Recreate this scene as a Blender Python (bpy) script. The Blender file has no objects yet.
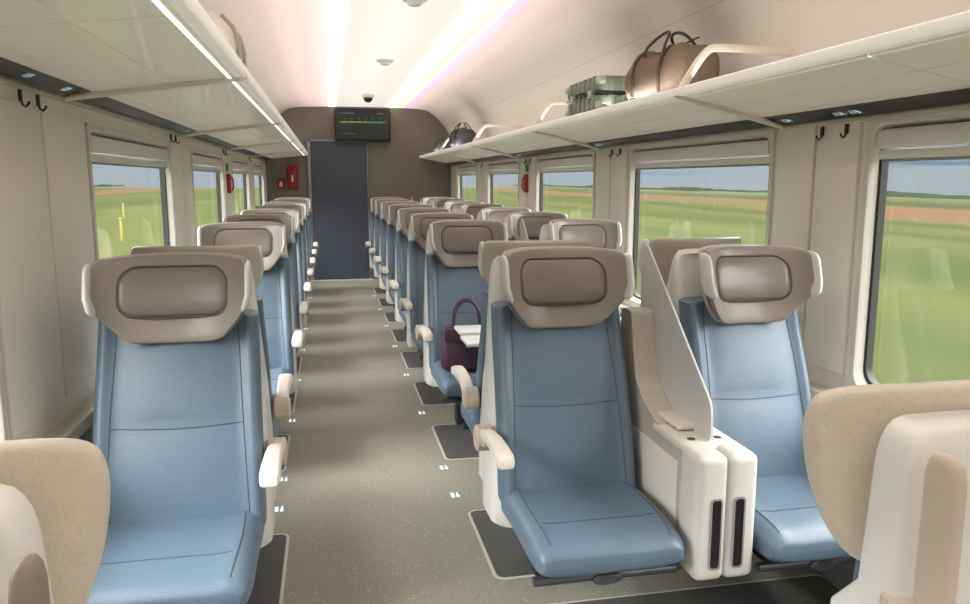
import bpy, bmesh, math, random
from mathutils import Vector, Matrix
random.seed(4)
S=bpy.context.scene
COL=S.collection
EXP=1.5
try:
    S.view_settings.view_transform='Standard'
    S.view_settings.exposure=EXP
except Exception: pass

def lin(c):
    c=c/255.0
    return c/12.92 if c<=0.04045 else ((c+0.055)/1.055)**2.4
def rgb(r,g,b,s=1.0): return (lin(r)*s,lin(g)*s,lin(b)*s,1.0)

# ---------------- materials ----------------
def base_mat(name):
    m=bpy.data.materials.new(name); m.use_nodes=True
    nt=m.node_tree; b=nt.nodes['Principled BSDF']
    return m,nt,b
def mat(name,col,rough=0.5,metal=0.0,var=0.06,scale=6.0,bump=0.0,bscale=300.0,bdist=0.001,emit=0.0,ecol=None,coat=0.0,tex='noise',k=1.0,spec=None):
    m,nt,b=base_mat(name)
    N=nt.nodes; L=nt.links
    tc=N.new('ShaderNodeTexCoord')
    nz=N.new('ShaderNodeTexNoise'); nz.inputs['Scale'].default_value=scale; nz.inputs['Detail'].default_value=3
    L.new(tc.outputs['Object'],nz.inputs['Vector'])
    mx=N.new('ShaderNodeMix'); mx.data_type='RGBA'
    c=rgb(*col,k)
    d=tuple(x*(1-var) for x in c[:3])+(1,); e=tuple(min(1,x*(1+var)) for x in c[:3])+(1,)
    mx.inputs['A'].default_value=d; mx.inputs['B'].default_value=e
    L.new(nz.outputs['Fac'],mx.inputs['Factor']); L.new(mx.outputs['Result'],b.inputs['Base Color'])
    b.inputs['Roughness'].default_value=rough; b.inputs['Metallic'].default_value=metal
    if spec is not None: b.inputs['Specular IOR Level'].default_value=spec
    if coat: b.inputs['Coat Weight'].default_value=coat
    if bump:
        if tex=='voronoi':
            t=N.new('ShaderNodeTexVoronoi'); o=t.outputs['Distance']
        else:
            t=N.new('ShaderNodeTexNoise'); o=t.outputs['Fac']
        t.inputs['Scale'].default_value=bscale
        L.new(tc.outputs['Object'],t.inputs['Vector'])
        bp=N.new('ShaderNodeBump'); bp.inputs['Strength'].default_value=bump; bp.inputs['Distance'].default_value=bdist
        L.new(o,bp.inputs['Height']); L.new(bp.outputs['Normal'],b.inputs['Normal'])
    if emit:
        b.inputs['Emission Color'].default_value=rgb(*(ecol or col)); b.inputs['Emission Strength'].default_value=emit
    return m
M={}
def fabric():
    m,nt,b=base_mat('blue_stitched_leather'); N=nt.nodes; L=nt.links
    tc=N.new('ShaderNodeTexCoord')
    nz=N.new('ShaderNodeTexNoise'); nz.inputs['Scale'].default_value=4; L.new(tc.outputs['Object'],nz.inputs['Vector'])
    mx=N.new('ShaderNodeMix'); mx.data_type='RGBA'; mx.inputs['A'].default_value=rgb(84,103,119); mx.inputs['B'].default_value=rgb(92,111,127)
    L.new(nz.outputs['Fac'],mx.inputs['Factor'])
    v=N.new('ShaderNodeTexVoronoi'); v.inputs['Scale'].default_value=170; v.inputs['Randomness'].default_value=.3; L.new(tc.outputs['Object'],v.inputs['Vector'])
    r=N.new('ShaderNodeMath'); r.operation='LESS_THAN'; r.inputs[1].default_value=.26; L.new(v.outputs['Distance'],r.inputs[0])
    m2=N.new('ShaderNodeMix'); m2.data_type='RGBA'; m2.blend_type='MULTIPLY'; m2.inputs['B'].default_value=(.78,.80,.83,1)
    L.new(r.outputs[0],m2.inputs['Factor']); L.new(mx.outputs['Result'],m2.inputs['A']); L.new(m2.outputs['Result'],b.inputs['Base Color'])
    bp=N.new('ShaderNodeBump'); bp.inputs['Strength'].default_value=.3; bp.inputs['Distance'].default_value=.001
    L.new(v.outputs['Distance'],bp.inputs['Height']); L.new(bp.outputs['Normal'],b.inputs['Normal'])
    b.inputs['Roughness'].default_value=.42; b.inputs['Specular IOR Level'].default_value=.55
    return m
M['blue']=fabric()
M['seam']=mat('blue_seam',(60,77,92),0.7)
M['taupe']=mat('taupe_leather',(140,130,122),0.36,var=0.04,bump=0.2,bscale=220)
M['taupe_d']=mat('taupe_pillow',(122,112,105),0.36,var=0.04,bump=0.2,bscale=220)
M['taupe_seam']=mat('taupe_seam',(84,75,69),0.6)
M['taupe_b']=mat('pale_taupe_leather',(178,168,155),0.45,var=0.04,bump=0.3,bscale=170)
M['creamleather']=mat('cream_textured_leather',(226,216,200),0.5,var=0.07,scale=60,bump=0.7,bscale=150,bdist=0.002)
M['shell']=mat('white_shell_plastic',(214,213,209),0.28,var=0.02,coat=0.4)
M['shell_lifted']=mat('shade_lifted_shell',(246,245,243),0.3,var=0.01,coat=0.4)  # lighter copy of the shell white, raised to offset shade on foreground backs
M['consolew']=mat('console_grey_white',(200,198,192),0.4,var=0.02)
M['beige']=mat('beige_plastic',(184,176,164),0.45,var=0.03)
M['pinkbeige']=mat('warm_cream_handle',(216,202,188),0.45,var=0.03)
M['greybrown']=mat('grey_brown_handle',(152,139,129),0.45,var=0.03)
M['arm']=mat('armrest_cream',(210,204,195),0.4,var=0.03)
M['pivot']=mat('armrest_pivot_beige',(180,168,153),0.45,var=0.03)
M['dark']=mat('dark_plastic',(40,41,46),0.5)
M['black']=mat('black_plastic',(17,17,20),0.4)
M['metal']=mat('brushed_metal',(96,98,106),0.35,metal=0.8,bump=0.1)
M['greymetal']=mat('grey_trim',(140,140,140),0.5,metal=0.2)
M['wall']=mat('cream_wall_panel',(224,218,207),0.5,var=0.02,scale=2)
M['frame']=mat('window_frame_cream',(204,199,189),0.45,var=0.02)
M['gasket']=mat('black_rubber_gasket',(44,43,42),0.6)
M['white']=mat('white_enamel',(216,213,207),0.4,var=0.02)
M['rackbar']=mat('cream_tube_bracket',(222,214,201),0.35,var=0.02)
M['rack']=mat('beige_rack_panel_glow',(204,196,183),0.32,var=0.03,coat=0.25,emit=0.045,ecol=(255,244,228))  # low emission added to brighten the rack underside
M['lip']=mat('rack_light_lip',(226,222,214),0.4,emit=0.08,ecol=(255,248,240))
M['bulk']=mat('bulkhead_taupe',(120,111,103),0.55,var=0.04,scale=3)
M['door']=mat('door_slate_blue',(70,75,90),0.45,var=0.04,scale=2)
M['plate']=mat('grey_floor_plate',(84,84,83),0.7,var=0.1,scale=30)
M['plate_rim']=mat('pale_plate_outline',(200,198,192),0.4)
M['screenbg']=mat('screen_dark',(20,29,28),0.3)
M['red']=mat('red_enamel',(150,24,30),0.4)
M['green']=mat('green_sign',(30,120,70),0.4,emit=0.03)
M['purple']=mat('purple_leather',(66,42,61),0.35,var=0.1,bump=0.4,bscale=150)
M['gold']=mat('gold_hardware',(190,160,90),0.3,metal=0.9)
M['suit']=mat('green_grey_suitcase',(130,137,125),0.6,var=0.04,bump=0.1,spec=.3)
M['suit_l']=mat('suitcase_corner',(178,184,173),0.5)
M['duffel']=mat('brown_duffel_leather',(126,111,98),0.9,var=0.16,bump=0.7,bscale=45,bdist=0.006,spec=.15)
M['duffel_d']=mat('dark_strap',(76,62,53),0.7)
M['bagdark']=mat('dark_grey_canvas',(74,72,81),0.8,var=0.15,bump=0.4,bscale=90)
M['yellow']=mat('yellow_marker',(225,215,60),0.6,k=.2)
M['line_y']=mat('screen_line_yellow',(165,160,50),0.4,emit=0.04)
M['line_g']=mat('screen_line_green',(60,165,90),0.4,emit=0.05)
M['line_w']=mat('screen_text_white',(92,106,106),0.4,emit=0.01)
M['led']=mat('led_blue_white',(205,232,245),0.4,emit=0.3)
M['table']=mat('white_table_top',(220,221,223),0.35)
M['paper']=mat('white_paper',(232,232,232),0.7)
M['screen_grey']=mat('screen_light_grey',(202,200,195),0.35,var=0.02)
M['detector']=mat('detector_plastic',(215,212,206),0.4,emit=.08)  # slight emission added to offset backlit darkening

def emis(name,col,st):
    m=bpy.data.materials.new(name); m.use_nodes=True; nt=m.node_tree
    nt.nodes.clear(); o=nt.nodes.new('ShaderNodeOutputMaterial'); e=nt.nodes.new('ShaderNodeEmission')
    e.inputs['Color'].default_value=rgb(*col); e.inputs['Strength'].default_value=st
    nt.links.new(e.outputs[0],o.inputs[0]); return m
M['tube']=emis('light_line',(255,250,244),1.6)
M['added_led']=emis('added_downlight',(255,244,230),.6)

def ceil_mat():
    m,nt,b=base_mat('ceiling_painted_glow'); N=nt.nodes; L=nt.links
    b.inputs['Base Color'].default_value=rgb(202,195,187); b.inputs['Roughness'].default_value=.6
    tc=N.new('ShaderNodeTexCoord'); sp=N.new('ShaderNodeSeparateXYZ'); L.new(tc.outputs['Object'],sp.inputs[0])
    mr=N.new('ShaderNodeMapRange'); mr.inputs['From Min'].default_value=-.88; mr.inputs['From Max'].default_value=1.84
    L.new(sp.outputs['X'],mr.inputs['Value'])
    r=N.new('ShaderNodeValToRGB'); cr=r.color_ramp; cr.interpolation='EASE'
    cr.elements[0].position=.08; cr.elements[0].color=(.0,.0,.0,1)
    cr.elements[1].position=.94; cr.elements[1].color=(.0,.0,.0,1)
    for p,v in ((.16,(.08,.06,.055)),(.25,(.24,.165,.16)),(.330,(.32,.27,.25)),(.357,(.95,.92,.88)),(.384,(.30,.28,.26)),(.5,(.33,.31,.295)),(.62,(.31,.28,.26)),(.655,(.44,.36,.33)),(.684,(1.0,.97,.84)),(.704,(.64,.62,.18)),(.723,(.24,.56,.28)),(.744,(.50,.20,.32)),(.79,(.23,.165,.155)),(.87,(.10,.078,.07))):  # glow around the light lines and pastel reflection streaks painted into emission
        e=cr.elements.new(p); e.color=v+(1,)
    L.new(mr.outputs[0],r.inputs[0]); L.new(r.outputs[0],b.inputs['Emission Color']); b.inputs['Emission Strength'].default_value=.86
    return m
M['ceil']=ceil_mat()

def glass_mat(name,tint,gl):
    m=bpy.data.materials.new(name); m.use_nodes=True; nt=m.node_tree
    nt.nodes.clear(); N=nt.nodes; L=nt.links
    o=N.new('ShaderNodeOutputMaterial'); t=N.new('ShaderNodeBsdfTransparent'); g=N.new('ShaderNodeBsdfGlossy'); mx=N.new('ShaderNodeMixShader')
    t.inputs['Color'].default_value=tint; g.inputs['Roughness'].default_value=0.03
    mx.inputs[0].default_value=gl
    L.new(t.outputs[0],mx.inputs[1]); L.new(g.outputs[0],mx.inputs[2]); L.new(mx.outputs[0],o.inputs[0]); return m
M['glass']=glass_mat('window_glass',(0.97,0.98,0.98,1),0.08)

def floor_mat():
    m,nt,b=base_mat('speckled_vinyl_floor'); N=nt.nodes; L=nt.links
    tc=N.new('ShaderNodeTexCoord')
    v=N.new('ShaderNodeTexVoronoi'); v.inputs['Scale'].default_value=50
    L.new(tc.outputs['Object'],v.inputs['Vector'])
    r=N.new('ShaderNodeValToRGB'); r.color_ramp.elements[0].position=0.10; r.color_ramp.elements[1].position=0.18
    r.color_ramp.elements[0].color=rgb(218,211,192); r.color_ramp.elements[1].color=rgb(146,144,133)
    L.new(v.outputs['Distance'],r.inputs[0])
    mg=N.new('ShaderNodeMix'); mg.data_type='RGBA'; mg.inputs['Factor'].default_value=0.2
    mg.inputs['B'].default_value=rgb(146,144,133)
    L.new(r.outputs[0],mg.inputs['A'])
    L.new(mg.outputs['Result'],b.inputs['Base Color']); b.inputs['Roughness'].default_value=0.6; b.inputs['Specular IOR Level'].default_value=.3
    return m
M['floor']=floor_mat()

GK=.105
def field_mat():
    m,nt,b=base_mat('farmland'); N=nt.nodes; L=nt.links
    tc=N.new('ShaderNodeTexCoord'); mp=N.new('ShaderNodeMapping')
    mp.inputs['Scale'].default_value=(0.05,0.010,1)
    L.new(tc.outputs['Object'],mp.inputs['Vector'])
    n=N.new('ShaderNodeTexNoise'); n.inputs['Scale'].default_value=1.3; n.inputs['Detail'].default_value=2
    L.new(mp.outputs[0],n.inputs['Vector'])
    sp=N.new('ShaderNodeSeparateXYZ'); L.new(tc.outputs['Object'],sp.inputs[0])
    ab=N.new('ShaderNodeMath'); ab.operation='ABSOLUTE'; L.new(sp.outputs['X'],ab.inputs[0])
    dv=N.new('ShaderNodeMath'); dv.operation='DIVIDE'; dv.inputs[1].default_value=100; L.new(ab.outputs[0],dv.inputs[0])
    ns=N.new('ShaderNodeMath'); ns.operation='MULTIPLY_ADD'; ns.inputs[1].default_value=.5; L.new(n.outputs['Fac'],ns.inputs[0])
    sb=N.new('ShaderNodeMath'); sb.operation='SUBTRACT'; sb.inputs[1].default_value=.25; L.new(dv.outputs[0],sb.inputs[0]); L.new(sb.outputs[0],ns.inputs[2])
    r=N.new('ShaderNodeValToRGB'); cr=r.color_ramp
    cr.elements[0].position=0.0; cr.elements[0].color=rgb(134,148,96,GK)
    cr.elements[1].position=0.95; cr.elements[1].color=rgb(128,140,102,GK)
    for p,c in ((.05,(146,156,102)),(.10,(136,149,95)),(.17,(154,162,108)),(.24,(126,141,90)),(.34,(150,154,104)),(.40,(126,139,92)),(.48,(160,154,110)),(.53,(178,142,114)),(.63,(172,146,118)),(.67,(118,132,92)),(.84,(146,150,110))):
        e=cr.elements.new(p); e.color=rgb(*c,GK)
    L.new(ns.outputs[0],r.inputs[0])
    L.new(r.outputs[0],b.inputs['Base Color']); b.inputs['Roughness'].default_value=1
    b.inputs['Specular IOR Level'].default_value=0
    return m
M['field']=field_mat()
M['far1']=mat('distant_green_field',(140,146,112),1.0,var=0.15,scale=0.03,k=GK*1.2,spec=0)
M['far2']=mat('distant_treeline',(98,110,90),1.0,var=0.25,scale=0.05,k=GK*1.1,spec=0)

# ---------------- mesh helpers ----------------
def link(o,parent=None):
    COL.objects.link(o)
    if parent is not None: o.parent=parent
    return o
def mesh(name,vs,fs,mats,smooth=True,fm=None):
    me=bpy.data.meshes.new(name); me.from_pydata([tuple(v) for v in vs],[],fs)
    bm=bmesh.new(); bm.from_mesh(me); bmesh.ops.recalc_face_normals(bm,faces=bm.faces); bm.to_mesh(me); bm.free()
    for m in (mats if isinstance(mats,(list,tuple)) else [mats]): me.materials.append(M[m] if isinstance(m,str) else m)
    if fm:
        for i,p in enumerate(me.polygons): p.material_index=fm[i]
    if smooth:
        for p in me.polygons: p.use_smooth=True
    return me
def obj(name,me,parent=None,loc=(0,0,0),rot=(0,0,0)):
    o=bpy.data.objects.new(name,me); o.location=loc; o.rotation_euler=rot
    return link(o,parent)
class MB:
    def __init__(s): s.v=[]; s.f=[]; s.m=[]
    def add(s,vs,fs,mi=0):
        b=len(s.v); s.v+= [tuple(v) for v in vs]; s.f+=[tuple(i+b for i in f) for f in fs]; s.m+=[mi]*len(fs)
        return s
    def box(s,c,d,bev=0.0,mi=0,seg=2,rot=None):
        bm=bmesh.new(); bmesh.ops.create_cube(bm,size=1)
        for v in bm.verts: v.co=Vector((v.co.x*d[0],v.co.y*d[1],v.co.z*d[2]))
        if bev>0: bmesh.ops.bevel(bm,geom=list(bm.edges),offset=min(bev,min(d)*0.49),segments=seg,affect='EDGES',profile=0.5)
        if rot: bmesh.ops.transform(bm,matrix=rot,verts=bm.verts)
        bm.verts.ensure_lookup_table()
        vs=[(v.co.x+c[0],v.co.y+c[1],v.co.z+c[2]) for v in bm.verts]; fs=[[v.index for v in f.verts] for f in bm.faces]
        bm.free(); return s.add(vs,fs,mi)
    def tube(s,pts,r,n=8,mi=0,closed=False,ry=None):
        pts=[Vector(p) for p in pts]; vs=[];fs=[]; k=len(pts); up=None
        for i,p in enumerate(pts):
            a=pts[i-1] if (i>0 or closed) else p; b=pts[(i+1)%k] if (i<k-1 or closed) else p
            t=(b-a).normalized()
            if up is None:
                up=Vector((0,0,1)) if abs(t.z)<0.9 else Vector((1,0,0))
            sd=t.cross(up)
            if sd.length<1e-4: sd=t.orthogonal()
            sd.normalize(); u2=sd.cross(t).normalized(); up=u2
            for j in range(n):
                an=2*math.pi*j/n
                vs.append(p+sd*(math.cos(an)*r)+u2*(math.sin(an)*(ry or r)))
        for i in range(k if closed else k-1):
            for j in range(n):
                fs.append((i*n+j,i*n+(j+1)%n,((i+1)%k)*n+(j+1)%n,((i+1)%k)*n+j))
        if not closed:
            fs.append(tuple(range(n))); fs.append(tuple((k-1)*n+j for j in range(n)))
        return s.add(vs,fs,mi)
    def loft(s,rings,mi=0,cap=True):
        n=len(rings[0]); vs=[p for r in rings for p in r]; fs=[]
        for i in range(len(rings)-1):
            for j in range(n): fs.append((i*n+j,i*n+(j+1)%n,(i+1)*n+(j+1)%n,(i+1)*n+j))
        if cap: fs.append(tuple(range(n))); fs.append(tuple((len(rings)-1)*n+j for j in range(n)))
        return s.add(vs,fs,mi)
    def lathe(s,prof,c,n=20,axis='z',mi=0):
        rings=[]
        for r,h in prof:
            ring=[]
            for j in range(n):
                a=2*math.pi*j/n; x,y=r*math.cos(a),r*math.sin(a)
                if axis=='z': ring.append((c[0]+x,c[1]+y,c[2]+h))
                elif axis=='x': ring.append((c[0]+h,c[1]+x,c[2]+y))
                else: ring.append((c[0]+x,c[1]+h,c[2]+y))
            rings.append(ring)
        return s.loft(rings,mi)
    def prof(s,pts,y0,y1,mi=0):
        return s.loft([[(p[0],y0,p[1]) for p in pts],[(p[0],y1,p[1]) for p in pts]],mi)
    def profx(s,pts,x0,x1,mi=0):
        return s.loft([[(x0,p[0],p[1]) for p in pts],[(x1,p[0],p[1]) for p in pts]],mi)
    def mk(s,name,mats,smooth=True): 
        me=mesh(name,s.v,s.f,mats,smooth,s.m)
        return me
def sharp(me,ang=40):
    bm=bmesh.new(); bm.from_mesh(me)
    for e in bm.edges:
        if len(e.link_faces)==2: e.smooth = e.calc_face_angle(0)<math.radians(ang)
    bm.to_mesh(me); bm.free(); return me
def chaikin(p,n):
    for _ in range(n):
        q=[]
        for i in range(len(p)):
            a=p[i];b=p[(i+1)%len(p)]
            q.append((a[0]*.75+b[0]*.25,a[1]*.75+b[1]*.25)); q.append((a[0]*.25+b[0]*.75,a[1]*.25+b[1]*.75))
        p=q
    return p
def round_poly(pts,r,n=5):
    out=[]
    for i,p in enumerate(pts):
        P=Vector(p); A=Vector(pts[i-1]); B=Vector(pts[(i+1)%len(pts)])
        a=P+(A-P).normalized()*min(r,(A-P).length*.45); b=P+(B-P).normalized()*min(r,(B-P).length*.45)
        for j in range(n+1):
            t=j/n; q=a*(1-t)**2+P*2*t*(1-t)+b*t*t; out.append((q.x,q.y))
    return out
def rrect(hw,hh,r,n=6,cx=0,cz=0):
    o=[]
    for (sx,sz,a0) in ((1,1,0),(-1,1,90),(-1,-1,180),(1,-1,270)):
        for i in range(n+1):
            a=math.radians(a0+90*i/n); o.append((cx+sx*(hw-r)+r*math.cos(a),cz+sz*(hh-r)+r*math.sin(a)))
    return o
def pad(mb,outline,c,yf,tf,tb,k=4,mi=0):
    rad=[0.02,.25,.5,.7,.84,.92,.965,.99,1.0]
    rings=[]
    for r in rad: rings.append([(c[0]+(x-c[0])*r, yf(c[0]+(x-c[0])*r,c[1]+(z-c[1])*r)-tf*max(0,1-r**k)**(1/k), c[1]+(z-c[1])*r) for x,z in outline])
    for r in reversed(rad[:-1]): rings.append([(c[0]+(x-c[0])*r, yf(c[0]+(x-c[0])*r,c[1]+(z-c[1])*r)+tb*max(0,1-r**k)**(1/k), c[1]+(z-c[1])*r) for x,z in outline])
    return mb.loft(rings,mi)
def smooth3(p,n=2):
    p=[Vector(q) for q in p]
    for _ in range(n):
        q=[p[0]]
        for i in range(len(p)-1):
            q.append(p[i]*.75+p[i+1]*.25); q.append(p[i]*.25+p[i+1]*.75)
        q.append(p[-1]); p=q
    return p
def thing(o,label,cat,group=None):
    o["label"]=label; o["category"]=cat
    if group: o["group"]=group
    return o
def struct(o,label=None,cat=None):
    o["kind"]="structure"
    if label: o["label"]=label
    if cat: o["category"]=cat
    return o
def empty(name,loc=(0,0,0),rot=(0,0,0)):
    o=bpy.data.objects.new(name,None); o.empty_display_size=0.1; o.location=loc; o.rotation_euler=rot
    return link(o)

XL,XR=-0.88,1.84
Y0,Y1=-2.4,11.7

# ---------------- floor / shell ----------------
mb=MB().box(((XL+XR)/2,(Y0+Y1)/2,-0.03),(XR-XL+.3,Y1-Y0+.3,0.06))
o=obj('floor',mb.mk('floor','floor',False)); struct(o,"grey speckled vinyl aisle floor","floor")

WINS={'right':[(-1.40,0.08),(0.80,2.385),(2.99,4.55),(5.22,6.76),(7.42,8.92),(9.62,11.05)],
      'left':[(-1.40,-0.05),(0.70,2.20),(3.17,4.70),(5.42,6.95),(7.60,9.10),(9.75,11.15)]}
WZ0,WZ1=0.735,1.675
def build_wall(side):
    x = XL if side=='left' else XR
    sg = -1 if side=='left' else 1
    wins=WINS[side]
    mb=MB()
    t=0.048
    cx=x+sg*t/2
    L=Y1-Y0
    mb.box((cx,(Y0+Y1)/2,WZ0/2),(t,L,WZ0))
    mb.box((cx,(Y0+Y1)/2,(WZ1+2.1)/2),(t,L,2.1-WZ1))
    ys=[Y0]+[v for w in wins for v in w]+[Y1]
    for i in range(0,len(ys),2):
        a,b=ys[i],ys[i+1]
        if b-a>0.02: mb.box((cx,(a+b)/2,(WZ0+WZ1)/2),(t,b-a,WZ1-WZ0))
    o=obj('wall_'+side,mb.mk('wall_'+side,'wall',False)); struct(o,"cream moulded carriage side wall","wall")
build_wall('left'); build_wall('right')

E_=.006
cp=[(XL+E_,1.93),(XL+E_,2.06),(XL+.04,2.20),(XL+.28,2.46),(XL+.42,2.52),(-.02,2.535),(.98,2.535),(XR-.42,2.52),(XR-.28,2.46),(XR-.04,2.20),(XR-E_,2.06),(XR-E_,1.93)]
def smoothopen(p,n):
    for _ in range(n):
        q=[p[0]]
        for i in range(len(p)-1):
            a=p[i];b=p[i+1]
            q.append((a[0]*.75+b[0]*.25,a[1]*.75+b[1]*.25)); q.append((a[0]*.25+b[0]*.75,a[1]*.25+b[1]*.75))
        q.append(p[-1]); p=q
    return p
cps=smoothopen(cp,2)
outer=[(XR+.12,1.93),(XR+.12,2.62),(XL-.12,2.62),(XL-.12,1.93)]
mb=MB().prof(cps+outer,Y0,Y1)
o=obj('ceiling',sharp(mb.mk('ceiling','ceil'),30)); struct(o,"pale vaulted carriage ceiling with glow and colour streaks painted in","ceiling")
full=[(XL,0),(XL,1.95)]+cps[1:-1]+[(XR,1.95),(XR,0)]
mb=MB().prof(full,Y1,Y1+.1)
o=obj('wall_front',mb.mk('wall_front','bulk',False)); struct(o,"taupe end bulkhead","wall")
mb=MB().prof(full,Y0-.1,Y0)
o=obj('wall_back',mb.mk('wall_back','wall',False)); struct(o,"cream end wall","wall")

for xx,ww in ((.09,.024),(.98,.035)):
    o=empty('ceiling_light',(xx,0,2.530)); thing(o,"long soft white light line recessed in the ceiling","light","ceiling light lines")
    mb=MB().box((0,(Y0+10.9)/2,0),(ww,10.86-Y0,.014),.004)
    obj('light_tube',mb.mk('light_tube','tube',False),o)
k=1
M['ceilseam']=mat('faint_seam',(150,138,126),0.7)
for (xx,zz) in ((XL+.10,2.265),(XR-.10,2.265)):
    mb=MB().tube([(xx,Y0+.01,zz),(xx,Y1-.01,zz)],.0035,5)
    o=obj('trim_%d'%k,mb.mk('ceiling_seam','ceilseam')); struct(o); k+=1

# ---------------- wall trims ----------------
wn=0
for side,x,sg in (('left',XL,1),('right',XR,-1)):
    wins=WINS[side]
    ys=[Y0]+[v for w in wins for v in w]+[Y1]
    for i in range(0,len(ys),2):
        a,b=ys[i],ys[i+1]
        if b-a<0.1: continue
        a2=a+.05 ; b2=b-.05
        if i==0: a2=a+.01
        if i==len(ys)-2: b2=b-.02
        m_=(a2+b2)/2
        mb=MB()
        mb.box((x+sg*.006,(a2+m_)/2-.003,1.235),(.016,m_-a2-.010,.93),.006)
        mb.box((x+sg*.006,(m_+b2)/2+.003,1.235),(.016,b2-m_-.010,.93),.006)
        o=obj('trim_%d'%k,sharp(mb.mk('pillar_cover','wall'))); struct(o); k+=1
    mb=MB().box((x+sg*.03,(Y0+Y1)/2,.675),(.075,Y1-Y0-.02,.05),.012)
    mb.box((x+sg*.012,(Y0+Y1)/2,.56),(.03,Y1-Y0-.02,.17),.004,1)
    mb.box((x+sg*.03,(Y0+Y1)/2,.16),(.07,Y1-Y0-.02,.30),.01,1)
    o=obj('trim_%d'%k,sharp(mb.mk('sill_ledge',['frame','greymetal']))); struct(o); k+=1
    for wi,(a,b) in enumerate(wins):
        cy=(a+b)/2; cz=(WZ0+WZ1)/2; hw=(b-a)/2; hh=(WZ1-WZ0)/2
        inn=rrect(hw-.012,hh-.012,.06,6)
        n=len(inn)
        def rectpt(i):
            px,pz=inn[i]; 
            ax=px/(hw-.012); az=pz/(hh-.012); m_=max(abs(ax),abs(az))
            return (ax/m_*(hw+.016),az/m_*(hh+.016))
        out=[rectpt(i) for i in range(n)]
        def rg(pts,dx,sc=1.0): return [(x+sg*dx,cy+p[0]*sc,cz+p[1]*sc) for p in pts]
        mb=MB()
        i1=[(p[0]*(1-.008/hw),p[1]*(1-.010/hh)) for p in inn]
        vs=rg(out,-.0)+rg(out,.012)+rg([(p[0]*1.006,p[1]*1.01) for p in inn],.012)+rg(inn,.006)+rg(i1,-.020)+rg(i1,-.050)
        fs=[];fm=[]
        for l in range(5):
            for j in range(n):
                fs.append((l*n+j,l*n+(j+1)%n,(l+1)*n+(j+1)%n,(l+1)*n+j)); fm.append(1 if l==4 else 0)
        mb.v=vs; mb.f=fs; mb.m=fm
        ins=i1; ins2=[(p[0]*(1-.012/hw),p[1]*(1-.012/hh)) for p in i1]
        vs2=rg(ins,-.018)+rg(ins2,-.020)+rg(ins2,-.046)
        fs2=[]
        for l in range(2):
            for j in range(n): fs2.append((l*n+j,l*n+(j+1)%n,(l+1)*n+(j+1)%n,(l+1)*n+j))
        mb.add(vs2,fs2,1)
        wn+=1
        w=obj('window_%d'%wn,sharp(mb.mk('window_frame',['frame','gasket']))); struct(w,"cream framed carriage window with raised roller blind","window")
        g=mesh('window_glass',rg(ins,-.044),[tuple(range(n))],'glass',False)
        obj('glass',g,w)
        mbb=MB().box((x-sg*.006,cy,WZ1-.058),(.034,(b-a)-.06,.065),.012)
        mbb.box((x-sg*.010,cy,WZ1-.110),(.018,(b-a)-.065,.032),.006)
        mbb.tube([(x-sg*.010,a+.045,WZ1-.130),(x-sg*.010,b-.045,WZ1-.130)],.005,6,1)
        bl=obj('roller_blind',sharp(mbb.mk('roller_blind',['white','greymetal'])),w)

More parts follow.
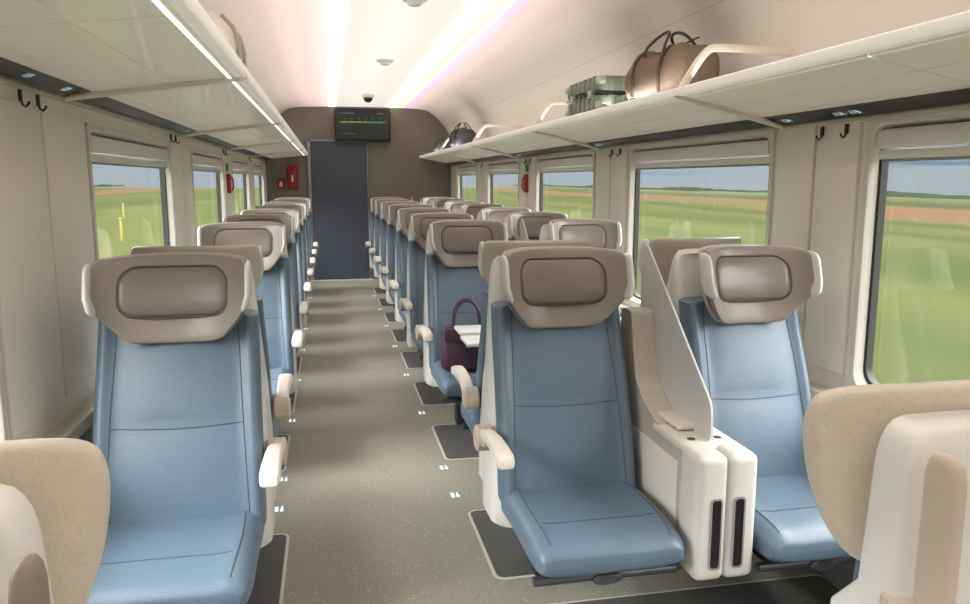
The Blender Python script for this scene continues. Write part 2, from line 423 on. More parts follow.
# ---------------- luggage racks ----------------
def rack(side):
    if side=='left': xw,xf,zu,sg,dz,lh=XL,-.28,1.775,1,.03,.012
    else: xw,xf,zu,sg,dz,lh=XR,1.36,1.715,-1,0,0
    r=empty('luggage_rack',(xw,0,1.8))
    thing(r,"long cream overhead luggage rack with pale edge and bar supports","luggage rack","overhead luggage racks")
    def part(nm,mb,mats,lab=None):
        mb.v=[(v[0]-xw,v[1],v[2]-1.8) for v in mb.v]
        o=obj(nm,sharp(mb.mk(nm,mats),35),r)
        if lab:o["label"]=lab
        return o
    X=lambda d: xf-sg*d
    depth=abs(xw-xf)
    ya,yb=Y0+.02,Y1-.02
    mb=MB().prof([(X(0.03),1.822+dz),(X(depth-.01),1.826+dz),(X(depth-.01),1.838+dz),(X(.03),1.836+dz)],ya,yb)
    part('shelf',mb,'rack')
    zt=1.806+dz
    zl=lambda d: zt+(zu-zt)*d/depth
    mb=MB()
    segs=[ya,.75,1.85,2.90,4.0,5.10,6.2,7.35,8.45,9.55,10.6,yb]
    for a,b in zip(segs[:-1],segs[1:]):
        for (d0,d1) in ((.035,depth*.40),(depth*.40+.008,depth*.72),(depth*.72+.008,depth-.09)):
            mb.prof([(X(d0),zl(d0)),(X(d1),zl(d1)),(X(d1),zl(d1)+.010),(X(d0),zl(d0)+.010)],a+.004,b-.004)
    part('underside_panel',mb,'rack')
    mb=MB().prof([(X(-.004),1.805+dz),(X(.026),1.805+dz),(X(.026),1.836+dz),(X(-.0),1.840+dz+lh),(X(-.008),1.834+dz+lh),(X(-.008),1.812+dz)],ya,yb)
    part('edge_rail',mb,'lip',"pale front edge rail")
    mb=MB().prof([(X(depth-.09),zu+.008),(X(depth-.03),zu-.016),(X(depth-.012),zu-.010),(X(depth-.03),zu+.03)],ya,yb)
    part('number_strip',mb,'black',"black strip carrying lit seat numbers")
    mb=MB().box((X(depth-.008),(ya+yb)/2,zu-.024),(.016,yb-ya,.018),.004)
    part('lower_rail',mb,'beige')
    mb=MB().box((X(.044),(ya+yb)/2,zt-.0055),(.012,yb-ya,.004),.001)  # glowing strip added under the rack edge to light walls and seats
    part('added_light_strip',mb,'added_led',"narrow white strip added to light walls and seats")
    for yy in (.75,2.90,5.10,7.35,9.55):
        mb=MB()
        mb.tube([(X(.0),yy,zt+.0),(X(depth*.5),yy,(zt+zu)/2-.014),(X(depth-.02),yy,zu-.022)],.011,8)
        pts=smooth3([(X(-.004),yy,1.80+dz),(X(.03),yy,1.87+dz),(X(.11),yy,1.985),(X(.16),yy,1.995),(X(depth-.16),yy,1.99),(X(depth-.0),yy,1.985)])
        mb.tube(pts,.016,10,ry=.016)
        part('support_bar',mb,'rackbar',"cream bent tubular support bar")
    for yy in (1.35,2.50,2.64,4.70,4.84,6.95,7.1,9.2):
        mb=MB()
        xx=X(depth-.02)
        mb.box((xx,yy,zu-.055),(.010,.014,.035),.003)
        mb.tube([(xx,yy,zu-.06),(xx+sg*.004,yy,zu-.08),(xx+sg*.013,yy,zu-.086),(xx+sg*.021,yy,zu-.076),(xx+sg*.022,yy,zu-.070)],.0035,6)
        part('coat_hook',mb,'dark',"small dark coat hook")
    labs=["11A · 11B","12A","13A 13B","14A 14B"] if side=='right' else ["11F","12F","13F","14F"]
    for i,yy in enumerate((2.45,2.81,5.0,7.2) if side=='right' else (2.45,2.78,5.0,7.2)):
        cu=bpy.data.curves.new('seat_number','FONT'); cu.body=labs[i]; cu.size=.034; cu.align_x='CENTER'; cu.align_y='CENTER'
        me_o=bpy.data.objects.new('tmp',cu); COL.objects.link(me_o)
        bpy.context.view_layer.update()
        me=bpy.data.meshes.new_from_object(me_o); bpy.data.objects.remove(me_o)
        me.materials.clear(); me.materials.append(M['led'])
        P0=Vector((X(depth-.09),0,zu+.008)); P1=Vector((X(depth-.03),0,zu-.016))
        dn=(P1-P0).normalized()
        tx=Vector((0,-1,0)) if side=='right' else Vector((0,1,0))
        ty=-dn; tz=tx.cross(ty)
        m3=Matrix((tx,ty,tz)).transposed()
        mid=(P0+P1)/2+tz*.001
        t=obj('seat_number',me,r,loc=(mid.x-xw,yy,mid.z-1.8)); t.rotation_euler=m3.to_euler()
    return r
rack('left'); rack('right')

# ---------------- seat ----------------
def yb_(z): return .30*(z-.46)-.018*math.sin(max(0,min(1,(z-.46)/.5))*math.pi)
def spow(c,e): return math.copysign(abs(c)**e,c)
ZB0,ZB1=.42,1.06
def bw(v): return .253-.010*v-.004*v*v
TB=.12; NB=4.6
def bol(u):
    a=abs(u); return .026*math.exp(-((a-.93)/.13)**2)
def puff(u,v): 
    return .010*max(0,1-(u/.82)**2)*abs(math.sin(math.pi*min(1,max(0,(v-.0)/.5 if v<.5 else (v-.5)/.5))))**.7
def bfront(u,v,lift=.0006):
    z=ZB0+(ZB1-ZB0)*v
    sy=-(max(0,1-abs(u)**NB))**(1/NB)
    return Vector((bw(v)*u, yb_(z)+TB/2+TB/2*sy-bol(u)-puff(u,v)-lift, z))
N_=80
mb=MB(); rings=[]
for v,s in [(0,.85),(0.004,.95),(.012,1)]+[(i/24,1) for i in range(1,24)]+[(.99,1),(1.0,.93)]:
    z=ZB0+(ZB1-ZB0)*v; ring=[]
    for j in range(N_):
        a=2*math.pi*j/N_; u=spow(math.cos(a),2/NB); sy=spow(math.sin(a),2/NB)
        ring.append((bw(v)*u*s, yb_(z)+TB/2+TB/2*sy*s-(bol(u)+puff(u,v) if sy<0 else bol(u)*.3), z))
    rings.append(ring)
mb.loft(rings)
def seam(mb,pts,r=.0018,mi=1): mb.tube(pts,r,5,mi)
seam(mb,[bfront(u/20*.78,.50-.012*math.cos(u/20*math.pi/2)) for u in range(-20,21)])
seam(mb,[bfront(-.83+.08*v/24,.02+v/24*.95) for v in range(25)])
seam(mb,[bfront(.83-.08*v/24,.02+v/24*.95) for v in range(25)])
ME_back=sharp(mb.mk('backrest',['blue','seam']),60)
CY0,CY1=-.412,.05
CW=.245
def csec(s): return max(0,1-abs(s)**4.2)**(1/3.6) if s<0 else 1.0
def cb(u): return .012*math.exp(-((abs(u)-.84)/.16)**2)
def ctop(x,y,lift=.0006):
    s=(y-(CY0+CY1)/2)/((CY1-CY0)/2); f=csec(s); w=CW*(.84+.16*f)
    u=min(1,abs(x)/w); T=.058*f
    return Vector((x,y,.409+.012*math.cos(s*1.5)+cb(u)*f+T*max(0,1-u**4)**(1/4)+lift))
mb=MB(); rings=[]
for s in [-1,-.995,-.985,-.96,-.92,-.86,-.78,-.68,-.55,-.4,-.2,0,.2,.4,.6,.8,1]:
    y=(CY0+CY1)/2+s*(CY1-CY0)/2; f=csec(s); w=CW*(.84+.16*f); ring=[]
    for j in range(N_):
        a=2*math.pi*j/N_; u=spow(math.cos(a),.5); q=spow(math.sin(a),.5)
        ring.append((w*u,y,.409+.012*math.cos(s*1.5)+cb(u)*f*(1 if q>0 else 0)*min(1,abs(q)*3)+.058*f*q))
    rings.append(ring)
mb.loft(rings)
seam(mb,[ctop(-.190+.38*i/20,-.27) for i in range(21)])
seam(mb,[ctop(.192+.012*math.sin(i/20*3),.03-.41*i/20) for i in range(21)])
seam(mb,[ctop(-.192-.012*math.sin(i/20*3),.03-.41*i/20) for i in range(21)])
ME_cush=sharp(mb.mk('seat_cushion',['blue','seam']),60)
# headrest
half=[(0,1.250),(.12,1.249),(.18,1.246),(.219,1.242),(.231,1.20),(.229,1.14),(.214,1.085),(.182,1.045),(.15,1.008),(.122,.987),(0,.983)]
outl=half+[(-x,z) for x,z in reversed(half[1:-1])]
outl=chaikin(outl,2)
HW=.228
def hy(x,z): return yb_(1.0)+.30*(z-1.0)-.004-.130*(min(1,abs(x)/HW))**2.6
mb=MB(); pad(mb,[(x*.985,z) for x,z in outl],(0,1.12),hy,.034,.012,8)
pil=rrect(.158,.074,.052,6,0,1.142)
mb.tube([(x*1.01,hy(x*1.01,1.142+(z-1.142)*1.02)-.0335,1.142+(z-1.142)*1.02) for x,z in pil],.0035,6,1,closed=True)
ME_head=sharp(mb.mk('headrest',['taupe','taupe_seam']),70)
mb=MB(); pad(mb,pil,(0,1.142),lambda x,z: hy(x,z)-.022,.045,.01,2.4)
ME_pil=sharp(mb.mk('head_pillow','taupe_d'),70)
mb=MB(); pad(mb,[(x*1.02,1.11+(z-1.11)*1.015) for x,z in outl],(0,1.12),lambda x,z: hy(x,z)+.022,.012,.036,5)
ME_hback=sharp(mb.mk('headrest_back','taupe_b'),70)
mb=MB()
rings=[]
for i,(z,s) in enumerate([(1.088,.25),(1.094,.7),(1.105,1),(1.14,1),(1.18,1),(1.215,1),(1.230,.8),(1.238,.3)]):
    ring=[]
    xx=.227 if z>1.14 else .227-(1.14-z)*.30
    yc=hy(.228,z)-.002
    for j in range(16):
        a=2*math.pi*j/16
        ring.append((xx+.010*s*spow(math.cos(a),.7), yc+.042*s*spow(math.sin(a),.7), z))
    rings.append(ring)
mb.loft(rings)
ME_cap=sharp(mb.mk('headrest_cap','shell'),60)
# rear shell
YR=.375
mb=MB(); rings=[]
for z,s,e in [(.29,.93,.0),(.30,1,.0)]+[(.30+.84*i/16,1,.0) for i in range(1,17)]+[(1.175,.985,.004),(1.20,.95,.012),(1.212,.88,.025),(1.216,.7,.04)]:
    v=(z-.30)/.9
    w=(.258-.042*v**2)*s
    yf=yb_(max(z,.45))+.105
    if z>.92: yf=max(yf,yb_(1.0)+.30*(z-1.0)+.05)
    yr=YR-e
    if yf>yr-.03: yf=yr-.03
    yf+=e*.3
    ring=[]
    for j in range(36):
        a=2*math.pi*j/36; ring.append((w*spow(math.cos(a),.35), (yf+yr)/2+(yr-yf)/2*spow(math.sin(a),.35), z))
    rings.append(ring)
mb.loft(rings)
ME_shell=sharp(mb.mk('rear_shell','shell'),50)
# armrest
mb=MB()
rr=[]
for (y,z,w,h) in [(.13,.622,.02,.02),(.12,.625,.023,.024),(.05,.645,.024,.022),(-.03,.655,.026,.020),(-.12,.654,.029,.020),(-.18,.648,.030,.022),(-.198,.645,.028,.020),(-.206,.643,.022,.013)]:
    rr.append([(w*spow(math.cos(2*math.pi*j/20),.5),y,z+h*spow(math.sin(2*math.pi*j/20),.55)) for j in range(20)])
mb.loft(rr)
ME_arm=sharp(mb.mk('armrest','arm'),45)
mb=MB()
mb.lathe([(.0,-.034),(.036,-.034),(.045,-.028),(.045,.024),(.036,.030),(.0,.030)],(0,.14,.612),24,'x')
mb.lathe([(.0,-.037),(.016,-.037),(.016,-.033),(.0,-.033)],(0,.14,.612),16,'x')
rr=[]
for (y,z,w,h) in [(.14,.612,.024,.040),(.08,.632,.024,.032),(.03,.640,.022,.024)]:
    rr.append([(w*spow(math.cos(2*math.pi*j/20),.5),y,z-.008+h*spow(math.sin(2*math.pi*j/20),.6)*.8) for j in range(20)])
mb.loft(rr)
ME_piv=sharp(mb.mk('armrest_pivot','pivot'),45)
# frame
mb=MB()
mb.box((0,-.16,.352),(.42,.36,.016),.006,0)
mb.tube([(-.235,-.335,.335),(.235,-.335,.335)],.015,10,1)
mb.box((0,.30,.17),(.10,.10,.33),.01,0)
mb.box((0,.0,.335),(.05,.62,.02),.006,0)
fr_pts=[(.050*math.cos(2*math.pi*j/20),.018*math.sin(2*math.pi*j/20)) for j in range(20)]
mb.loft([[(a,-.335,.332+b) for a,b in fr_pts],[(a,-.358,.332+b) for a,b in fr_pts],[(a*.8,-.362,.332+b*.8) for a,b in fr_pts]],1)
ME_frame=sharp(mb.mk('seat_frame',['dark','metal']),40)

def seat(x,D,rot180=False,arms=(),sx=1.0,label="",group=None):
    r=empty('passenger_seat',(x,D,0),(0,0,math.pi if rot180 else 0)); r.scale=(sx,1,1)
    thing(r,label,"train seat",group)
    for nm,me in (('backrest',ME_back),('seat_cushion',ME_cush),('headrest',ME_head),('head_pillow',ME_pil),('headrest_back',ME_hback),('rear_shell',ME_shell),('seat_frame',ME_frame)):
        o=obj(nm,me,r)
        if nm=='headrest_back': o["label"]="pale taupe leather back of the headrest"
        if nm=='rear_shell': o["label"]="glossy white rear shell"
    for s in (1,-1):
        c=obj('headrest_cap',ME_cap,r); c.scale=(s,1,1); c["label"]="glossy white side cap of the headrest"
    for a in arms:
        s=-a if rot180 else a
        ar=obj('armrest',ME_arm,r,loc=(s*.288,0,0)); obj('armrest_pivot',ME_piv,ar)
    return r
F0=2.335
seat(-.472,F0,False,(1,-1),.99,"blue leather seat with wide taupe headrest beside the window wall")
seat(.764,F0,False,(-1,),.93,"blue leather aisle seat with taupe headrest beside the slotted console")
seat(1.432,F0-.05,False,(1,),.88,"blue leather window seat with taupe headrest beside the slotted console")
G="seats back to back with the front row"
seat(-.48,3.10,True,(1,-1),.97,"blue seat turned away, cream shell back to back with another",G)
seat(.81,3.10,True,(-1,),.95,"blue seat turned away, cream shell back to back with another",G)
seat(1.49,3.10,True,(1,),.89,"blue seat turned away, cream shell back to back with another",G)
rows=[4.21+1.03*i for i in range(7)]
for D in rows:
    G="rows of blue airline-style seats"
    seat(-.455,D,False,(1,),.95,"blue leather single seat with taupe headrest in a row",G)
    seat(.770,D,False,(-1,),.93,"blue leather aisle seat with taupe headrest in a row",G)
    seat(1.46,D,False,(1,),.90,"blue leather window seat with taupe headrest in a row",G)

def rear_seat(x,D,side,hmat,ztop,hoff,lab):
    r=empty('passenger_seat',(x,D,0)); thing(r,lab,"train seat","seats facing away beside the camera aisle")
    hf=[(0,1.195),(.12,1.194),(.20,1.190),(.242,1.176),(.254,1.140),(.252,1.09),(.242,1.035),(.222,.98),(.196,.935),(.15,.915),(0,.91)]
    ol=chaikin(hf+[(-a,z) for a,z in reversed(hf[1:-1])],2)
    yy=lambda a,z: .03+.05*(abs(a)/.25)**3
    mb=MB(); pad(mb,ol,(0,1.07),yy,.022,.016,10)
    o=obj('headrest_back',sharp(mb.mk('headrest_back','creamleather'),70),r); o["label"]="cream textured leather back of the headrest"
    mb=MB(); pad(mb,[(a*.93,1.07+(z-1.07)*.93) for a,z in ol],(0,1.07),lambda a,z: yy(a,z)+.022,.014,.03,6)
    obj('headrest',sharp(mb.mk('headrest','taupe'),70),r)
    mb=MB(); rings=[]
    for z,s,e in [(.29,.95,0),(.30,1,0)]+[(.30+.80*i/14,1,0) for i in range(1,15)]+[(1.118,.995,.001),(1.136,.98,.003),(1.150,.950,.007),(1.159,.91,.012),(1.163,.86,.018)]:
        w=(.245-.042*max(0,(z-.55)/.65))*s
        ya=-.080+e; ybk=.006-e*.3 if z>.9 else .06
        ring=[]
        for j in range(40):
            a=2*math.pi*j/40; ring.append((w*spow(math.cos(a),.22),(ya+ybk)/2+(ybk-ya)/2*spow(math.sin(a),.3),z))
        rings.append(ring)
    mb.loft(rings); o=obj('rear_shell',sharp(mb.mk('rear_shell','shell_lifted'),50),r); o["label"]="glossy white rear shell"
    mb=MB(); rings=[]
    for z,s in [(.42,.9),(.45,1),(.6,1),(.8,1),(.96,.97),(1.0,.9)]:
        rings.append([(.140*s*spow(math.cos(2*math.pi*j/32),.4),.105-(z-.42)*.05+.04*spow(math.sin(2*math.pi*j/32),.5),z) for j in range(32)])
    mb.loft(rings); obj('backrest',sharp(mb.mk('backrest','blue'),60),r)
    cu=obj('seat_cushion',ME_cush,r,loc=(0,.13,0),rot=(0,0,math.pi)); cu.scale=(.9,.95,1)
    fr=obj('seat_frame',ME_frame,r,loc=(0,.13,0),rot=(0,0,math.pi)); fr.scale=(.9,.5,1)
    mb=MB(); rings=[]
    for z,s in [(.50,.3),(.505,.7),(.52,1),(.8,1),(ztop-.03,1),(ztop-.012,.86),(ztop-.003,.6),(ztop,.2)]:
        rings.append([(.0125*(s)*spow(math.cos(2*math.pi*j/24),.8),.028*s*spow(math.sin(2*math.pi*j/24),.7),z) for j in range(24)])
    mb.loft(rings); mb.box((-side*(hoff-.195)*.5,.045,.9),(.02+2*(hoff-.195),.06,.08),.006); mb.box((-side*(hoff-.195)*.5,.045,.6),(.02+2*(hoff-.195),.06,.08),.006)
    o=obj('armrest',sharp(mb.mk('upright_armrest',hmat),60),r,loc=(side*hoff,-.130,0)); o["label"]="upright folded armrest"
rear_seat(.926,.885,-1,'pinkbeige',1.155,.208,"seat seen from behind, cream leather headrest and white shell")
rear_seat(-.520,.865,1,'greybrown',1.135,.236,"seat seen from behind, cream leather headrest and grey-brown armrest")

# ---------------- console ----------------
mb=MB()
pf=[(-.33,.33),(-.33,.655),(-.20,.68),(-.05,.71),(.04,.75),(.10,.80),(.13,.90),(.16,1.03),(.25,1.03),(.25,.80),(.20,.42),(.10,.33)]
mb.profx(round_poly(pf,.02,3),-.082,.0)
pf2=[(-.33,.33),(-.33,.655),(-.20,.68),(-.05,.71),(.08,.78),(.18,.80),(.16,.42),(.10,.33)]
mb.profx(pf2,-.001,.082)
ME_cbody=mb.mk('console_body','beige',False)
mb=MB()
for xx in (-.047,.047): mb.box((xx,-.345,.508),(.099,.13,.385),.026,seg=5)
ME_cfront=sharp(mb.mk('console_front','consolew'),50)
mb=MB(); mb.box((0,-.19,.684),(.176,.26,.032),.012,seg=3); mb.box((0,-.10,.712),(.11,.16,.02),.009,seg=3)
ME_ctop=sharp(mb.mk('console_top','arm'),50)
mb=MB(); 
o_=rrect(.019,.110,.012,4,0,.465); i_=rrect(.014,.104,.009,4,0,.465)
mb.loft([[(p[0],-.409,p[1]) for p in o_],[(p[0],-.413,p[1]) for p in o_],[(p[0],-.413,p[1]) for p in i_],[(p[0],-.4105,p[1]) for p in i_]],0)
ME_rim=mb.mk('slot_rim','greymetal',False)
mb=MB(); mb.loft([[(p[0],-.4108,p[1]) for p in i_],[(p[0],-.4120,p[1]) for p in i_]],0)
ME_slot=mb.mk('magazine_slot','black',False)
mb=MB(); mb.lathe([(0,0),(.012,0),(.014,-.004),(0,-.004)],(0,0,0),16,'z')
ME_sock=mb.mk('power_socket','dark',False)
mb=MB(); mb.box((-.0835,-.05,.50),(.004,.40,.26),.002)
ME_side=sharp(mb.mk('side_panel','arm'),50)
scr=round_poly([(-.29,.70),(.26,.70),(.285,1.25),(.235,1.255),(-.28,.815)],.030,6)
mb=MB(); mb.profx(scr,.001,.008)
ME_scr=mb.mk('privacy_screen','screen_grey',False)
mb=MB(); mb.box((0,.27,.17),(.06,.08,.33),.01)
ME_cleg=mb.mk('console_leg','dark')
mb=MB(); mb.tube([(-.14,-.29,.318),(.14,-.29,.318)],.015,10)
ME_rail=mb.mk('support_rail','metal')
def console(x,D,lab,group=None,sx=1):
    r=empty('seat_console',(x,D,0)); r.scale=(sx,1,1); thing(r,lab,"console",group)
    for nm,me in (('console_body',ME_cbody),('console_front',ME_cfront),('console_top',ME_ctop),('side_panel',ME_side),('privacy_screen',ME_scr),('console_leg',ME_cleg),('support_rail',ME_rail)):
        obj(nm,me,r)
    for xx in (-.036,.036):
        sl=obj('magazine_slot',ME_slot,r,loc=(xx,0,0)); obj('slot_rim',ME_rim,sl)
        obj('power_socket',ME_sock,r,loc=(xx*1.2,-.25,.7015))
console(1.105,F0,"cream centre console with two black slots and grey privacy screen")
for D in rows: console(1.12,D,"cream centre console with grey privacy screen between seats","consoles between row seats",.83)

# ---------------- table, handbag ----------------
t=empty('folding_table',(1.18,3.66,0)); thing(t,"white folding table between facing seats","table")
mb=MB()
mb.box((-.32,-.12,.722),(.50,.20,.018),.006); mb.box((-.32,.08,.735),(.50,.18,.018),.006)
obj('table_leaf',mb.mk('table_leaf','table'),t)
mb=MB(); mb.box((-.12,.0,.36),(.07,.12,.70),.02); mb.box((-.12,.0,.012),(.14,.16,.02),.005)
obj('table_leg',mb.mk('table_leg','beige'),t)

def handbag(x,y,z,rz=0.0):
    r=empty('handbag',(x,y,z),(0,0,rz)); thing(r,"dark purple leather handbag with two handles on the seat cushion","handbag")
    mb=MB(); rings=[]
    for h,w,d in [(0,.12,.055),(.006,.138,.068),(.03,.142,.07),(.10,.138,.06),(.18,.128,.04),(.22,.122,.028),(.226,.11,.02)]:
        rings.append([(w*spow(math.cos(2*math.pi*j/28),.5),d*spow(math.sin(2*math.pi*j/28),.5),h) for j in range(28)])
    mb.loft(rings); obj('bag_body',sharp(mb.mk('bag_body','purple'),50),r)
    mb=MB(); mb.box((0,-.052,.185),(.245,.012,.07),.005,rot=None); mb.box((0,-.062,.14),(.03,.012,.07),.004)
    obj('flap',mb.mk('flap','purple'),r)
    mb=MB(); mb.box((0,-.072,.135),(.022,.008,.03),.003); mb.lathe([(0,-.004),(.008,-.004),(.008,.004),(0,.004)],(0,-.078,.15),10,'y')
    obj('clasp',mb.mk('clasp','gold'),r)
    for yy in (-.045,.045):
        mb=MB(); mb.tube(smooth3([(-.07,yy,.17),(-.072,yy,.24),(-.06,yy*.8,.33),(0,yy*.7,.375),(.06,yy*.8,.33),(.072,yy,.24),(.07,yy,.17)]),.007,8)
        obj('handle',mb.mk('handle','purple'),r)
handbag(.700,3.96,.490,-.1)

# ---------------- luggage ----------------
def suitcase(x,y,z):
    r=empty('suitcase',(x,y,z)); r.scale=(1,1.02,.86); thing(r,"green-grey ribbed hard-shell suitcase on the luggage rack","suitcase")
    mb=MB(); mb.box((0,0,.055),(.30,.56,.10),.028,seg=3); mb.box((0,0,.163),(.30,.56,.10),.028,seg=3)
    for i in range(6):
        yy=-.19+.076*i
        for zz in (.055,.163): mb.box((0,yy,zz),(.312,.036,.104),.005)
    for i in range(3):
        xx=-.08+.08*i
        for zz in (.055,.163): mb.box((xx,0,zz),(.04,.572,.085),.005)
    obj('case_shell',sharp(mb.mk('case_shell','suit'),50),r)
    mb=MB(); mb.box((0,0,0),(.05,.055,.05),.015); cg=mb.mk('corner_guard','suit_l')
    for sx in (-1,1):
        for sy in (-1,1):
            for zz in (.035,.183): obj('corner_guard',cg,r,loc=(sx*.135,sy*.262,zz))
    mb=MB(); mb.box((0,0,.109),(.300,.560,.008),.002); obj('zip_seam',mb.mk('zip_seam','dark'),r)
    for yy in (-.15,.15):
        mb=MB(); mb.box((-.156,yy,.109),(.012,.04,.05),.004); obj('latch',mb.mk('latch','suit_l'),r)
    mb=MB(); mb.tube(smooth3([(-.15,-.06,.125),(-.175,-.055,.125),(-.175,.055,.125),(-.15,.06,.125)]),.007,8)
    obj('carry_handle',mb.mk('carry_handle','dark'),r)
suitcase(1.55,4.22,1.839)
def duffel(x,y,z,rz,sc,lab,m1='duffel',m2='duffel_d',handles=True,grp=None):
    r=empty('duffel_bag',(x,y,z),(0,0,rz)); r.scale=(sc,sc,sc); thing(r,lab,"travel bag",grp)
    mb=MB(); rings=[]; n=32
    for s in [-1,-.985,-.94,-.85,-.7,-.55,-.4,-.25,-.1,.1,.25,.4,.55,.7,.85,.94,.985,1]:
        f=max(0.0,1-abs(s)**5)**(1/2.6); f=.5+.5*f
        if abs(s)==1: f=.35
        ring=[]
        for j in range(n):
            a=2*math.pi*j/n; c,q=math.cos(a),math.sin(a)
            xx=.125*f*spow(c,.75)*(1-.25*max(0,q)); zz=.12+.12*f*spow(q,.8) if q>0 else .12+.12*spow(q,.6)*(.9+.1*f)
            zz+=(.014*math.sin(s*6+a*2)-.008*math.cos(s*3)+.005*math.sin(s*17+a*3))*(q>0)
            xx+=.005*math.sin(s*13+a*4)
            ring.append((xx,s*.25,zz))
        rings.append(ring)
    mb.loft(rings); obj('bag_body',sharp(mb.mk('bag_body',m1),60),r)
    mb=MB(); mb.tube([(.0,s*.215/10,.240+.012*math.sin(s*.129*.6+3.14)-.008*math.cos(s*.26)) for s in range(-10,11)],.004,6)
    for yy in (-.11,.11):
        mb.tube([(-.131,yy,.03),(-.133,yy,.12),(-.117,yy,.185),(-.07,yy,.232)],.003,6,ry=.010)
        mb.tube([(.131,yy,.03),(.133,yy,.12),(.117,yy,.185),(.07,yy,.232)],.003,6,ry=.010)
    obj('strap_trim',mb.mk('strap_trim',m2),r)
    if handles:
        for sx in (-1,1):
            mb=MB(); mb.tube(smooth3([(sx*.09,-.08,.21),(sx*.08,-.08,.25),(sx*.03,-.045,.31),(sx*.02,.045,.31),(sx*.08,.08,.25),(sx*.09,.08,.21)]),.007,8)
            obj('handle',mb.mk('handle',m2),r)
duffel(1.57,3.45,1.839,.15,1.0,"brown soft leather duffel bag with two handles on the rack")
duffel(1.55,9.0,1.839,.1,.95,"dark grey canvas travel bag with handles on the rack",'bagdark','dark')
duffel(1.55,10.6,1.839,-.1,.8,"small dark grey bag on the rack",'bagdark','dark',False)
duffel(-.43,3.20,1.872,.0,.90,"pale beige soft bag on the rack",'creamleather','beige',False)

# ---------------- bulkhead fittings ----------------
dx0,dx1=-.235,.572
mb=MB().box(((dx0+dx1)/2,Y1-.02,1.015),(dx1-dx0,.04,2.03),.006)
d=obj('door_1',mb.mk('door_1','door',False)); struct(d,"slate blue sliding gangway door","door")
mb=MB().box((dx0-.025,Y1-.03,1.03),(.05,.06,2.06),.008); mb.box(((dx0+dx1)/2-.02,Y1-.03,2.045),(dx1-dx0+.09,.06,.03),.006); mb.box((dx1+.008,Y1-.025,1.03),(.016,.05,2.06),.004)
o=obj('trim_%d'%k,mb.mk('door_frame','greymetal')); struct(o); k+=1
mb=MB().box(((dx0+dx1)/2,Y1-.12,.006),(dx1-dx0+.1,.12,.012),.004)
o=obj('trim_%d'%k,mb.mk('threshold','plate_rim')); struct(o); k+=1
mb=MB().box((dx0+.05,Y1-.05,1.05),(.02,.03,.3),.006)
obj('door_handle',mb.mk('door_handle','metal'),d)
s=empty('information_screen',(.52,Y1-.09,2.27)); thing(s,"dark route display screen with green line above the door","screen")
mb=MB().box((0,0,0),(.80,.18,.46),.012); obj('screen_housing',mb.mk('screen_housing','black'),s)
mb=MB().box((0,-.092,0),(.75,.006,.41),.001); obj('display',mb.mk('display','screenbg',False),s)
mb=MB()
mb.box((-.14,-.097,.035),(.36,.004,.020),0,0); mb.box((.18,-.097,.035),(.28,.004,.020),0,1)
for i in range(7): mb.lathe([(0,-.004),(.013,-.004),(.013,0),(0,0)],(-.30+.10*i,-.097,.035),12,'y',2)
for i in range(6):
    mb.box((-.25+.1*i,-.097,.085),(.04,.003,.008),0,2)
mb.box((-.22,-.097,.16),(.22,.003,.014),0,2); mb.box((.25,-.097,.16),(.10,.003,.014),0,2)
mb.box((-.2,-.097,-.13),(.20,.003,.008),0,2)
obj('route_line',mb.mk('route_line',['line_y','line_g','line_w'],False),s)
e=empty('fire_extinguisher_cabinet',(-.50,Y1-.055,1.52)); thing(e,"red fire extinguisher cabinet on the bulkhead","fire extinguisher")
mb=MB().box((0,0,0),(.15,.11,.34),.03,seg=3); obj('cabinet_body',mb.mk('cabinet_body','red'),e)
mb=MB().box((0,-.057,-.02),(.10,.006,.18),.002); mb.box((0,-.06,.11),(.08,.01,.03),.003); obj('cabinet_door',mb.mk('cabinet_door','red'),e)
mb=MB().box((0,-.062,-.02),(.03,.004,.09),.001); obj('handle',mb.mk('handle','white'),e)
e=empty('safety_sign',(-.67,Y1-.01,1.43)); thing(e,"small red square safety sign with white flame symbol","sign")
mb=MB().box((0,0,0),(.12,.018,.15),.001); obj('sign_plate',mb.mk('sign_plate','red',False),e)
mb=MB(); mb.v=[(-.02,-.011,-.045),(.02,-.011,-.045),(.022,-.011,0),(.005,-.011,.04),(-.022,-.011,0)]; mb.f=[(0,1,2,3,4)]; mb.m=[0]; obj('sign_symbol',mb.mk('sign_symbol','paper',False),e)
for (x,sg,y) in ((XL,1,7.15),(XR,-1,7.05)):
    e=empty('emergency_hammer',(x+sg*.03,y,1.45)); thing(e,"red emergency handle with green sign on the wall pillar","emergency device","emergency handles on the walls")
    mb=MB().box((0,0,0),(.03,.07,.17),.01); mb.tube([(sg*.02,-.01,.06),(sg*.035,0,.03),(sg*.035,0,-.04),(sg*.02,0,-.06)],.007,6); obj('hammer_case',mb.mk('hammer_case','red'),e)
    mb=MB().box((-sg*.008,0,.14),(.012,.09,.07),.002); obj('green_sign',mb.mk('green_sign','green'),e)
for (x,y) in ((.53,4.7),(.53,7.1)):
    mb=MB().lathe([(0,0),(.075,0),(.08,-.008),(.07,-.022),(.045,-.026),(.04,-.042),(.03,-.05),(0,-.05)],(0,0,0),28)
    e=obj('smoke_detector',sharp(mb.mk('smoke_detector','detector')),None,(x,y,2.534)); thing(e,"round white smoke detector under the ceiling","smoke detector","ceiling smoke detectors")
e=empty('security_camera',(.52,9.9,2.535)); thing(e,"small dome camera with white base and black globe","camera")
mb=MB().lathe([(0,0),(.08,0),(.085,-.02),(.07,-.05),(0,-.05)],(0,0,0),24); obj('camera_base',mb.mk('camera_base','detector'),e)
mb=MB().lathe([(.055,-.045),(.056,-.065),(.045,-.09),(.02,-.105),(0,-.108)],(0,0,0),24); obj('camera_dome',mb.mk('camera_dome','black'),e)

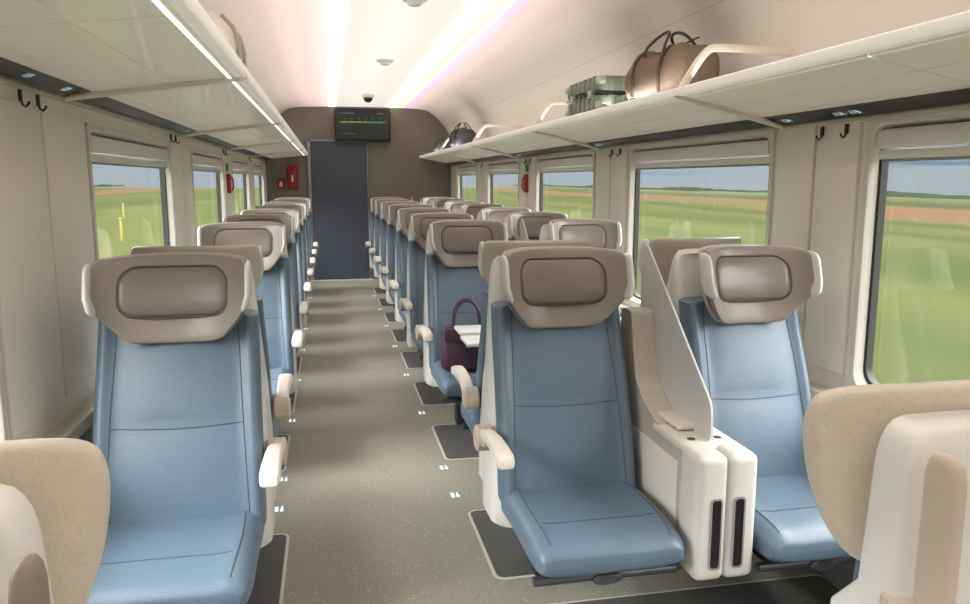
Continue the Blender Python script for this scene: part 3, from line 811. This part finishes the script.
# ---------------- floor plates + markers ----------------
def plate(x,y,w,l):
    mb=MB(); o_=rrect(w/2,l/2,.03,4)
    mb.loft([[(p[0],p[1],0) for p in o_],[(p[0],p[1],.005) for p in o_]])
    i_=rrect(w/2+.012,l/2+.012,.04,4)
    mb.loft([[(p[0],p[1],0) for p in i_],[(p[0],p[1],.0035) for p in i_]],1)
    e=obj('floor_plate',mb.mk('floor_plate',['plate','plate_rim'],False),None,(x,y,.0005)); thing(e,"grey seat anchor plate with pale outline set in the floor","floor plate","floor plates under the seats")
plate(1.18,2.02,1.20,.78); plate(1.18,2.93,1.20,.60)
plate(-.535,2.02,.64,.70); plate(-.535,2.86,.64,.60)
for D in rows:
    plate(1.18,D-.02,1.20,.58); plate(-.56,D-.02,.58,.58)
for x,sg in ((-.262,-1),(.545,1)):
    for y in (3.42,3.78,4.75,5.75,6.8,7.8,8.85,9.9):
        mb=MB()
        mb.box((-.012,0,.001),(.016,.05,.002),0); mb.box((.012,-.01,.001),(.014,.03,.002),0); mb.box((.012,.022,.001),(.008,.014,.002),0)  # light projected on the floor, modelled as glowing quads
        e=obj('projected_light',mb.mk('projected_light','led',False),None,(x,y,.0055)); thing(e,"small blue-white glowing patch standing for seat-number light projected on the floor","projected light","projected light patches along the aisle")

# ---------------- outside ----------------
mb=MB().box((0,0,-1.75),(200,600,.5)); o=obj('ground',mb.mk('ground','field',False)); struct(o,"green and brown farmland outside the train","field")
for sx in (-1,1):
    mb=MB(); n=160; vs=[];fs=[]
    for i in range(n+1):
        y=-100+500*i/n; h=.25+.08*math.sin(i*.25)+.06*math.sin(i*.65+sx)
        vs+=[(sx*82,y,-1.6),(sx*92,y,-1.5+h),(sx*97,y,-1.5)]
    for i in range(n):
        for l in range(2): fs.append((i*3+l,i*3+l+1,i*3+l+4,i*3+l+3))
    mb.add(vs,fs); o=obj('field_hill',mb.mk('field_hill','far1')); struct(o,"low green field rising to the horizon","field")
    mb=MB(); v2=[]
    for i in range(n+1):
        y=-100+500*i/n; h=.42+.18*abs(math.sin(i*1.7+sx))+.45*max(0,math.sin(i*.27+sx))+random.uniform(0,.22)
        v2+=[(sx*95,y,-1.6),(sx*96,y,-1.5+h),(sx*99,y,-1.6)]
    mb.add(v2,fs)
    o=obj('distant_treeline',mb.mk('distant_treeline','far2')); struct(o,"hazy dark treeline on the horizon","trees")
for (x,y) in ((10,17.8),(10.5,16.9),(-16,66),(-10,40.6)):
    mb=MB().box((0,0,.55),(.10,.10,1.5),.02); mb.box((0,0,1.32),(.15,.15,.06),.02)
    e=obj('marker_post',mb.mk('marker_post','yellow'),None,(x,y,-1.7)); thing(e,"yellow trackside marker post in the grass","post","yellow marker posts")

# world
w=bpy.data.worlds.new('sky'); S.world=w; w.use_nodes=True; nt=w.node_tree; N=nt.nodes; L=nt.links
bg=N['Background']; tc=N.new('ShaderNodeTexCoord'); sp=N.new('ShaderNodeSeparateXYZ'); L.new(tc.outputs['Generated'],sp.inputs[0])
rp=N.new('ShaderNodeValToRGB'); cr=rp.color_ramp
WS=4.9; q=1/(2**EXP*WS)
cr.elements[0].position=0.0; cr.elements[0].color=rgb(178,190,196,q)
cr.elements[1].position=0.34; cr.elements[1].color=(1.0,.985,.96,1)
for p,c,f in ((.02,(178,191,198),q),(.045,(124,146,166),q),(.075,(158,176,192),q),(.11,(134,156,178),q),(.18,(220,228,234),q*1.1)):
    e=cr.elements.new(p); e.color=rgb(*c,f)
nz=N.new('ShaderNodeTexNoise'); nz.inputs['Scale'].default_value=5; nz.inputs['Detail'].default_value=6
mp=N.new('ShaderNodeMapping'); mp.inputs['Scale'].default_value=(1,1,14); L.new(tc.outputs['Generated'],mp.inputs[0]); L.new(mp.outputs[0],nz.inputs['Vector'])
ma=N.new('ShaderNodeMath'); ma.operation='MULTIPLY_ADD'; ma.inputs[1].default_value=.17; ma.inputs[2].default_value=-.085
L.new(nz.outputs['Fac'],ma.inputs[0])
ad=N.new('ShaderNodeMath'); ad.operation='ADD'; L.new(sp.outputs['Z'],ad.inputs[0]); L.new(ma.outputs[0],ad.inputs[1])
L.new(ad.outputs[0],rp.inputs[0]); L.new(rp.outputs[0],bg.inputs['Color']); bg.inputs['Strength'].default_value=WS

sun=bpy.data.lights.new('sun','SUN'); sun.energy=1.6; sun.angle=.5; sun.color=(1,.95,.88)
so=bpy.data.objects.new('sun',sun); so.rotation_euler=(math.radians(12),math.radians(-50),0); link(so)
def area(nm,loc,rot,sx,sy,en,col=(1,.97,.94)):
    l=bpy.data.lights.new(nm,'AREA'); l.shape='RECTANGLE'; l.size=sx; l.size_y=sy; l.energy=en; l.color=col
    o=bpy.data.objects.new(nm,l); o.location=loc; o.rotation_euler=rot; link(o)
area('added_uplight_a',(-.36,4.6,1.90),(math.radians(180),math.radians(-15),0),.05,13.5,7)  # unseen uplights added above both racks to brighten the ceiling sides
area('added_uplight_b',(1.44,4.6,1.87),(math.radians(180),math.radians(15),0),.05,13.5,7)

# camera
cam=bpy.data.cameras.new('camera'); cam.sensor_width=36; cam.lens=770/970*36; cam.clip_start=.02; cam.clip_end=1000
co=bpy.data.objects.new('camera',cam); co.location=(0,0,1.48); co.rotation_euler=(math.radians(90-9.0),0,math.radians(-11.4)); link(co)
S.camera=co
